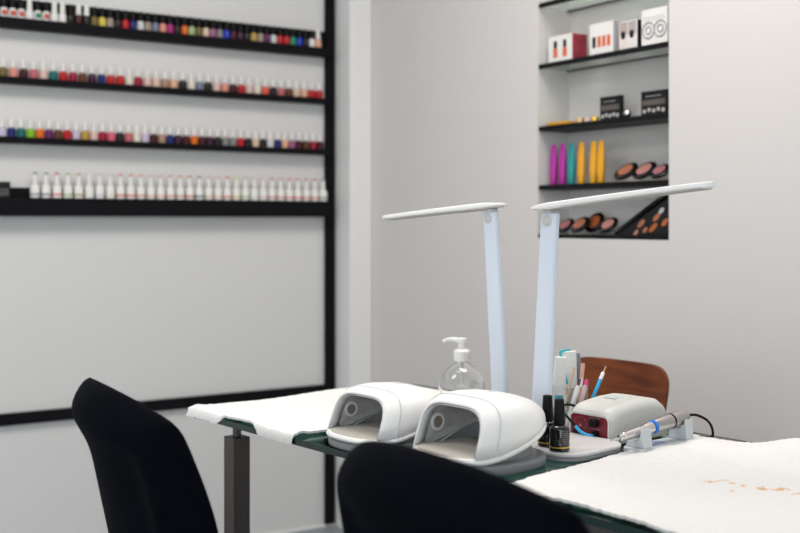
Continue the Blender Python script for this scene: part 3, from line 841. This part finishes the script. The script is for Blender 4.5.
# bezel lip and front panel
def front(x0, x1, z0, z1, r, y0, y1):
    o = rrect(x0, x1, z0, z1, r); rs_ = [[(x, y, z) for x, z in o] for y in (y0, y1)]
    return B().rings(rs_)
front(.011, MW-.011, .0065, .050, .008, -.0016, .0006).done('front_panel', MAROON, t, smooth=False)
fp = t.children[-1]
bb = B()
o1 = rrect(.007, MW-.007, .004, .0545, .011); 
ring_o = [[(x, -.003, z) for x, z in o1], [(x, .002, z) for x, z in o1]]
i_ = rrect(.0105, MW-.0105, .0062, .0505, .0085)
nn = len(o1)
vs = [(x, -.003, z) for x, z in o1]+[(x, -.003, z) for x, z in i_]+[(x, .001, z) for x, z in i_]+[(x, .001, z) for x, z in o1]
fs = []
for j in range(nn):
    k = (j+1) % nn
    for r_ in range(4): fs.append((r_*nn+j, r_*nn+k, ((r_+1) % 4)*nn+k, ((r_+1) % 4)*nn+j))
B().faces(vs, fs).done('bezel', MACH, t, ang=50)
def knob(nm, x, z, r, l, m):
    M = Matrix.Translation((x, -.0018, z)) @ Matrix.Rotation(PI/2, 4, 'X')
    return B().lathe([(r,0),(r,l*.7),(r*.85,l)], 20, M=M).done(nm, m, t)
kn = knob('knob', .069, .039, .0085, .011, BLACKPL)
knob('switch', .028, .017, .0075, .006, BLACKPL)
knob('socket', .069, .016, .0082, .006, BLACKPL)
bb = B()
for q in range(11):
    a = R(210-24*q); cx, cz = .033, .033
    bb.box(cx+.014*math.cos(a)-.0006, cx+.014*math.cos(a)+.0006, -.0022, -.0018, cz+.012*math.sin(a)-.0009, cz+.012*math.sin(a)+.0009)
for q in range(5): bb.box(.056+q*.005, .0595+q*.005, -.0022, -.0018, .0465, .0478)
for q in range(4): bb.box(.060+q*.005, .0635+q*.005, -.0022, -.0018, .0268, .0280)
bb.faces([(.030, -.0022, .028), (.036, -.0022, .028), (.033, -.0022, .034)], [(0,1,2)])
bb.done('printed_scale', mat('pale print', (.45,.25,.27), .5), fp, smooth=False)
B().box(.035, .062, .060, .090, .0742, .0752).done('top_plate', MACHG, t, smooth=False, bevel=.0003)

# ---- hand piece cradle
CX, CY_ = TB.inv(.408, 1.887); CX += .001; CY_ += .004
cr = thing('handpiece_cradle', 'pale grey plastic cradle holding the steel drill handpiece', 'stand', TB(CX, CY_, ZT), TA)
CWD, CLN = .043, .172
B().prism(rrect(-CWD, .0, .0, CLN, .006), .0008, .012, .002).done('base', MACHG, cr)
def upright(y, nm, w0, w1, h, dz, rn, dep):
    # U-notched plate across x
    cxm = -CWD/2
    pts = [(cxm-w0, .0122), (cxm+w0, .0122), (cxm+w1, h)]
    for q in range(9):
        a = PI/2*q/8
        pts.append((cxm+rn*math.cos(a), h-.0012-dep*math.sin(a)))
    pts.append((cxm-w1*.6, h-dep-.001)); pts.append((cxm-w1, h-dep-.003))
    rs_ = [[(x, yy, z) for x, z in pts] for yy in (y, y+dz)]
    return B().rings(rs_).done(nm, MACHG, cr, smooth=False, bevel=.0012)
upright(.008, 'upright', .0205, .0175, .046, .022, .0122, .0215)
upright(.128, 'upright', .0205, .0180, .049, .020, .0148, .0165)
# little blue label between the uprights
B().box(-.036, -.014, .05, .085, .0122, .0130).done('label_plate', mat('blue and white sticker', (.35,.40,.62), .4, noise=.6, nscale=90), cr, smooth=False)

# ---- hand piece : axis from tip (front) to tail
hx = CX-CWD/2
P0 = Vector((hx-.004, CY_-.055, ZT+.0445)); P1 = Vector((hx, CY_+.150, ZT+.0585))
hp = thing('drill_handpiece', 'steel nail drill handpiece with blue ring resting in its cradle', 'drill', TB(hx, CY_, ZT), TA)
l0 = Vector((-.001, -.035, .0335)); ax = Vector((.0, .190, .0165)).normalized()
Mh = Matrix.Translation(l0) @ ax.to_track_quat('Z', 'Y').to_matrix().to_4x4()
def lat(nm, prof, m, par=hp, seg=26): return B().lathe(prof, seg, M=Mh).done(nm, m, par, ang=30)
lat('bit', [(.0008,-.022),(.0011,-.021),(.0011,.0)], CHROME, seg=10)
lat('nose', [(.0040,0.0000),(.0060,0.0011),(.0064,0.0092),(.0052,0.0098),(.0052,0.0126),(.0068,0.0138),(.0084,0.0506),(.0090,0.0540),(.0078,0.0575),(.0104,0.0713),(.0110,0.0851),(.0095,0.0920)], CHROME)
lat('blue_ring', [(.0114,0.0923),(.0121,0.0930),(.0121,0.0970),(.0114,0.0975)], BLUE)
lat('barrel', [(.0110,0.0978),(.0118,0.1000),(.0132,0.1220),(.0136,0.1380),(.0134,0.1420)], SATIN)
lat('seal_ring', [(.0139,0.1423),(.0139,0.1458)], BLACKPL)
lat('tail', [(.0134,0.1461),(.0138,0.1500),(.0134,0.1700),(.0126,0.1780),(.0108,0.1860),(.0068,0.1930),(.0046,0.1970)], SATIN)
ta = l0+ax*.1945
tail = [ta, ta+Vector((.003,.022,-.001)), ta+Vector((.010,.045,-.012))]
# cable goes down at the far edge of the table, round behind the control box and to the socket at its front
mo = (MX-hx, MY-CY_)   # machine origin in handpiece local
pts = tail + [ta+Vector((.016,.052,-.026)), ta+Vector((.014,.056,-.042)), ta+Vector((-.004,.058,-.0470)), Vector((mo[0]+.09, mo[1]+.198, .0032)), Vector((mo[0]+.03, mo[1]+.197, .0032)),
       Vector((mo[0]-.008, mo[1]+.185, .006)), Vector((mo[0]-.012, mo[1]+.13, .024)), Vector((mo[0]-.012, mo[1]+.07, .044)), Vector((mo[0]-.010, mo[1]+.015, .060)),
       Vector((mo[0]-.004, mo[1]-.012, .057)), Vector((mo[0]+.014, mo[1]-.017, .045)), Vector((mo[0]+.034, mo[1]-.016, .030))]
def smooth_path(p, n=6):
    out_ = []
    for i in range(len(p)-1):
        a = p[max(i-1, 0)]; b_ = p[i]; c_ = p[i+1]; d = p[min(i+2, len(p)-1)]
        for k in range(n):
            s_ = k/n
            out_.append(.5*((2*b_)+(-a+c_)*s_+(2*a-5*b_+4*c_-d)*s_*s_+(-a+3*b_-3*c_+d)*s_**3))
    out_.append(p[-1]); return out_
B().tube(smooth_path(pts), .0024, 10).done('cable', BLACKPL, hp)
q0 = pts[-1]
B().tube(smooth_path([q0+Vector((.0003,0,-.0003)), q0+Vector((.010,.000,-.0075)), q0+Vector((.022,.002,-.0125)), Vector((mo[0]+.069, mo[1]-.0082, .016))]), .0030, 10).done('plug', SKYBLUE, hp)

# ------------------------------------------------------------------ tool cup and tools
UX, UY = TB.inv(.328, 2.150)
cup = thing('tool_cup', 'smoky clear plastic cup of brushes behind the drill control box', 'cup', TB(UX, UY, ZT), TA)
B().lathe([(.030,.0008),(.0325,.003),(.036,.085)], 30, cap1=False).done('cup_wall', CUPCL, cup, solid=.0016)
B().lathe([(.0363,.0852),(.0363,.0872),(.0345,.0872),(.0345,.0852)], 30, cap0=False, cap1=False).done('rim', CUPCL, cup)
def cupthing(name, label, cat, u, vtop, x, y, lean_x, lean_y=0):
    # x,y: foot position in cup; leans so the top sits at column u
    t_ = thing(name, label, cat, TB(UX+x, UY+y, ZT+.0035), TA, 'tools in the clear cup')
    return t_
def tool(name, label, cat, foot, top, sections):
    """sections: list of (part name, material, [(dist fraction, half width a, half thick b)...], exponent)"""
    f = Vector((*foot, .0045)); tp = Vector(top); d = tp-f; L_ = d.length; d.normalize()
    t_ = thing(name, label, cat, TB(UX+foot[0], UY+foot[1], ZT+.0045), TA, 'tools in the clear cup')
    # orient: local z along the tool; width axis faces the camera
    wv = Vector((math.cos(-TA), math.sin(-TA), 0)); wv = (wv-d*wv.dot(d)).normalized(); nv = d.cross(wv)
    for (pn, m, st_, ex) in sections:
        rs_ = []
        for (s_, a, b_) in st_:
            c_ = d*(L_*s_)
            rs_.append([tuple(c_+wv*a*sup(math.cos(2*PI*q/16), ex)+nv*b_*sup(math.sin(2*PI*q/16), ex)) for q in range(16)])
        B().rings(rs_).done(pn, m, t_, ang=45)
    return t_
def px(u, v, depth):   # cup-local point seen at pixel (u,v) at a camera depth
    X = (u-400)/F*depth; Z = CAMZ-(v-HOR)/F*depth
    tx, ty = TB.inv(X, depth); return (tx-UX, ty-UY, Z-ZT)
tool('nail_brush', 'white bristled nail brush with turquoise stripes in the cup, leftmost', 'brush', (-.022,-.010), px(560.5, 357, 2.145),
     [('handle', TURQ, [(0,.006,.004),(.45,.0085,.005)], 4), ('bristles', BRISTLE, [(.452,.0125,.006),(.8,.0125,.007),(1,.0105,.006)], 4)])
tool('cleaning_brush', 'wide pale grey brush with bent turquoise wire clip, tallest in the cup', 'brush', (-.002,.014), px(569.5, 351, 2.17),
     [('handle', GREYBR, [(0,.007,.006),(.5,.010,.008)], 2.4), ('bristles', BRISTLE, [(.502,.0105,.008),(.8,.0125,.009),(.99,.0135,.009),(1,.011,.007)], 2.6)])
cb = [o for o in COL.objects if o.name.startswith('cleaning_brush')][0]
lo = Vector((cb.location.x, cb.location.y, ZT+.0045))
ox, oy = TB.inv(cb.location.x, cb.location.y)
def px2(u, v, d):
    X = (u-400)/F*d; Z = CAMZ-(v-HOR)/F*d; tx, ty = TB.inv(X, d); return Vector((tx-ox, ty-oy, Z-ZT-.0045))
B().tube(smooth_path([px2(567.5, 384, 2.15), px2(564, 370, 2.15), px2(560.5, 354, 2.15), px2(561, 351.5, 2.15), px2(570, 349.6, 2.16)]), .0022, 8).done('wire_clip', TURQ, cb)
tool('nail_file', 'dark grey nail file standing behind the brushes in the cup', 'file', (.006,.022), px(578, 353, 2.18),
     [('blade', FILE, [(0,.0048,.0012),(.97,.0048,.0012),(1,.003,.001)], 3)])
tool('orange_stick', 'thin pale wooden stick in the front of the cup', 'stick', (-.004,-.022), px(574.5, 367, 2.13),
     [('shaft', STICK, [(0,.0018,.0018),(.97,.0020,.0020),(1,.0008,.0008)], 2)])
tool('powder_brush', 'slim brush with flat peach coloured bristles in the cup', 'brush', (.014,.006), px(583, 363, 2.155),
     [('handle', STICK, [(0,.0022,.0022),(.62,.003,.003)], 2), ('ferrule', WHITEPL, [(.622,.0032,.003),(.76,.0038,.003)], 2.4), ('bristles', PEACH, [(.762,.004,.003),(.97,.0043,.0024),(1,.0036,.002)], 3.4)])
tool('cuticle_pen', 'white pen with plum cap in the cup, beside the peach brush', 'pen', (.006,-.016), px(580, 379, 2.135),
     [('barrel', WHITEPL, [(0,.0045,.0045),(.80,.0052,.0052),(.87,.0028,.0028)], 2), ('cap', PLUM, [(.872,.0028,.0028),(1,.0026,.0026)], 2)])
tool('cuticle_oil_pen', 'pale pink pen with hot pink cap in the cup', 'pen', (.020,-.010), px(587, 379.5, 2.145),
     [('barrel', PALEPINK, [(0,.0042,.0042),(.82,.0046,.0046),(.88,.0030,.0030)], 2), ('cap', PINK, [(.882,.0034,.0034),(.98,.0034,.0034),(1,.002,.002)], 2)])
tool('dotting_pen', 'blue and white dotting pen leaning to the right out of the cup', 'pen', (.024,.004), px(606, 366, 2.165),
     [('grip', SKYBLUE, [(0,.003,.003),(.78,.0036,.0036)], 2), ('barrel', WHITEPL, [(.782,.0037,.0037),(.885,.0037,.0037),(.90,.002,.002)], 2), ('needle', STICK, [(.902,.0012,.0012),(.97,.0010,.0010),(1,.0012,.0012)], 2)])

# ------------------------------------------------------------------ velvet chairs
def velvet_chair(label):
    t = thing('velvet_chair', label, 'chair', (0,0,0), TA, 'velvet chairs on the customer side')
    W, ZC, ZH = .208, .640, .281
    n = 26
    def surf(a, b_, side):
        kx = (1-b_*b_/2)**.27; kz = (1-a*a/2)**.29
        x = a*kx; z = b_*kz
        r = max(abs(a), abs(b_))
        th = (1-r**5)**.5 if r < 1 else 0
        wn = 1-.28*sm(.4, -1.0, b_)
        y = side*(.024*th)
        # rolled upper rim on the outside
        if side < 0:
            y -= .024*math.exp(-((r-.80)/.13)**2)*sm(-.15, .35, b_)*th**.5
        # vertical stitched channels, shallow
        X = x*W*wn; Z = ZC+z*ZH
        Y = y + 1.85*X*X - (Z-.45)*.21
        if b_ > -.2: X *= 1+.05*math.exp(-((r-.9)/.2)**2)*sm(.0, .6, b_)
        return (X, Y, Z)
    vs = []; fs = []
    for side in (1, -1):
        for j in range(n+1):
            for i in range(n+1): vs.append(surf(-1+2*i/n, -1+2*j/n, side))
    N = (n+1)**2
    for j in range(n):
        for i in range(n):
            a = j*(n+1)+i
            fs.append((a, a+1, a+n+2, a+n+1)); fs.append((N+a, N+a+n+1, N+a+n+2, N+a+1))
    B().faces(vs, fs).done('backrest', VELVET, t, sub=1)
    B().prism(superell(.225, .215, 3.0, 0, .265, 48), .385, .475, .03, 5).done('seat', VELVET, t)
    B().prism(superell(.20, .18, 3.0, 0, .265, 40), .372, .3845).done('seat_frame', BLACKMETAL, t)
    for sx in (-1, 1):
        for (y0, y1) in ((.12, .05), (.40, .46)):
            B().tube([(sx*.15, y0, .3715), (sx*.20, y1, .0015)], [.014, .008], 12).done('leg', BLACKMETAL, t)
    return t
vc = velvet_chair('black velvet chair with rounded back, nearest the left edge, before the far towel')
place(vc, (-.372, 1.715, 0), TA-R(10))
dup(vc, (.085, 1.235, 0), TA, 'black velvet chair with rounded back, close to the camera before the near nail lamp')

# ------------------------------------------------------------------ wooden chair
t = thing('wooden_chair', 'chair with reddish brown curved plywood back behind the table', 'chair', (.520, 2.640, 0), TA)
rs = []
def wb(sign):
    g = []
    nx, nzz = 20, 16
    for j in range(nzz+1):
        row = []
        for i in range(nx+1):
            a = -1+2*i/nx; b_ = -1+2*j/nzz
            kx = (1-b_**8*.10*1.0); kz = (1-a**8*.13)
            hwid = .142*(1+.10*b_)
            x = a*hwid*kx; z = .696+b_*.125*kz
            y = -.9*x*x + (z-.7)*.10 + sign*.005
            row.append((x, y, z))
        g.append(row)
    return g
gA, gB = wb(1), wb(-1)
nx, nzz = 20, 16
vs = [p for r_ in gA for p in r_]+[p for r_ in gB for p in r_]; N = (nx+1)*(nzz+1); fs = []
for j in range(nzz):
    for i in range(nx):
        a = j*(nx+1)+i
        fs.append((a, a+1, a+nx+2, a+nx+1)); fs.append((N+a, N+a+nx+1, N+a+nx+2, N+a+1))
for i in range(nx):
    fs.append((i, N+i, N+i+1, i+1)); a = nzz*(nx+1)+i; fs.append((a, a+1, N+a+1, N+a))
for j in range(nzz):
    a = j*(nx+1); fs.append((a, a+nx+1, N+a+nx+1, N+a)); a += nx; fs.append((a, N+a, N+a+nx+1, a+nx+1))
B().faces(vs, fs).done('backrest', WOOD, t, ang=50)
B().prism(superell(.19, .19, 3.2, 0, -.235, 40), .440, .454, .004).done('seat', BLACKPL, t)
for sx in (-1, 1):
    B().tube([(sx*.11, .0215-.012, .62), (sx*.115, .004, .50), (sx*.125, -.04, .445)], .007, 10).done('back_support', BLACKMETAL, t)
    for (y0, y1) in ((-.10, -.03), (-.36, -.42)):
        B().tube([(sx*.13, y0, .4395), (sx*.17, y1, .0015)], [.010, .008], 12).done('leg', BLACKMETAL, t)

# ------------------------------------------------------------------ light
wd = bpy.data.worlds.new('World'); S.world = wd; wd.use_nodes = True
bg = wd.node_tree.nodes['Background']; bg.inputs[0].default_value = (0.93, 0.97, 1.0, 1); bg.inputs[1].default_value = 0.95
def area(name, loc, sx, sy, power, col, target):
    l = bpy.data.lights.new(name, 'AREA'); l.shape = 'RECTANGLE'; l.size = sx; l.size_y = sy; l.energy = power; l.color = col
    o = bpy.data.objects.new(name, l); COL.objects.link(o); o.location = loc
    o.rotation_euler = (Vector(target)-Vector(loc)).to_track_quat('-Z', 'Y').to_euler()
    return o
area('ceiling_light', (0.1, 2.3, H-.03), 1.4, 0.6, 25, (1, .94, .88), (0.1, 2.3, 0))
area('ceiling_light', (-1.6, 1.6, H-.03), 1.2, 0.6, 22, (1, .96, .91), (-1.6, 1.6, 0))
area('window_daylight', (-.4, -3.3, 1.5), 5.0, 2.2, 66, (.90, .96, 1.0), (0.2, 3.0, 1.1))

# ------------------------------------------------------------------ camera
cam = bpy.data.cameras.new('Camera'); co = bpy.data.objects.new('Camera', cam); COL.objects.link(co)
co.location = (0, 0, CAMZ); co.rotation_euler = (R(90), 0, 0)
cam.sensor_width = 36; cam.lens = F/800*36
cam.shift_y = -(266.5-HOR)/800
cam.clip_start = .02
cam.dof.use_dof = True; cam.dof.focus_distance = 1.97; cam.dof.aperture_fstop = 3.6
S.camera = co
S.view_settings.view_transform = 'Standard'; S.view_settings.look = 'None'
S.view_settings.gamma = 1; S.view_settings.use_curve_mapping = False
S.view_settings.exposure = 0.155
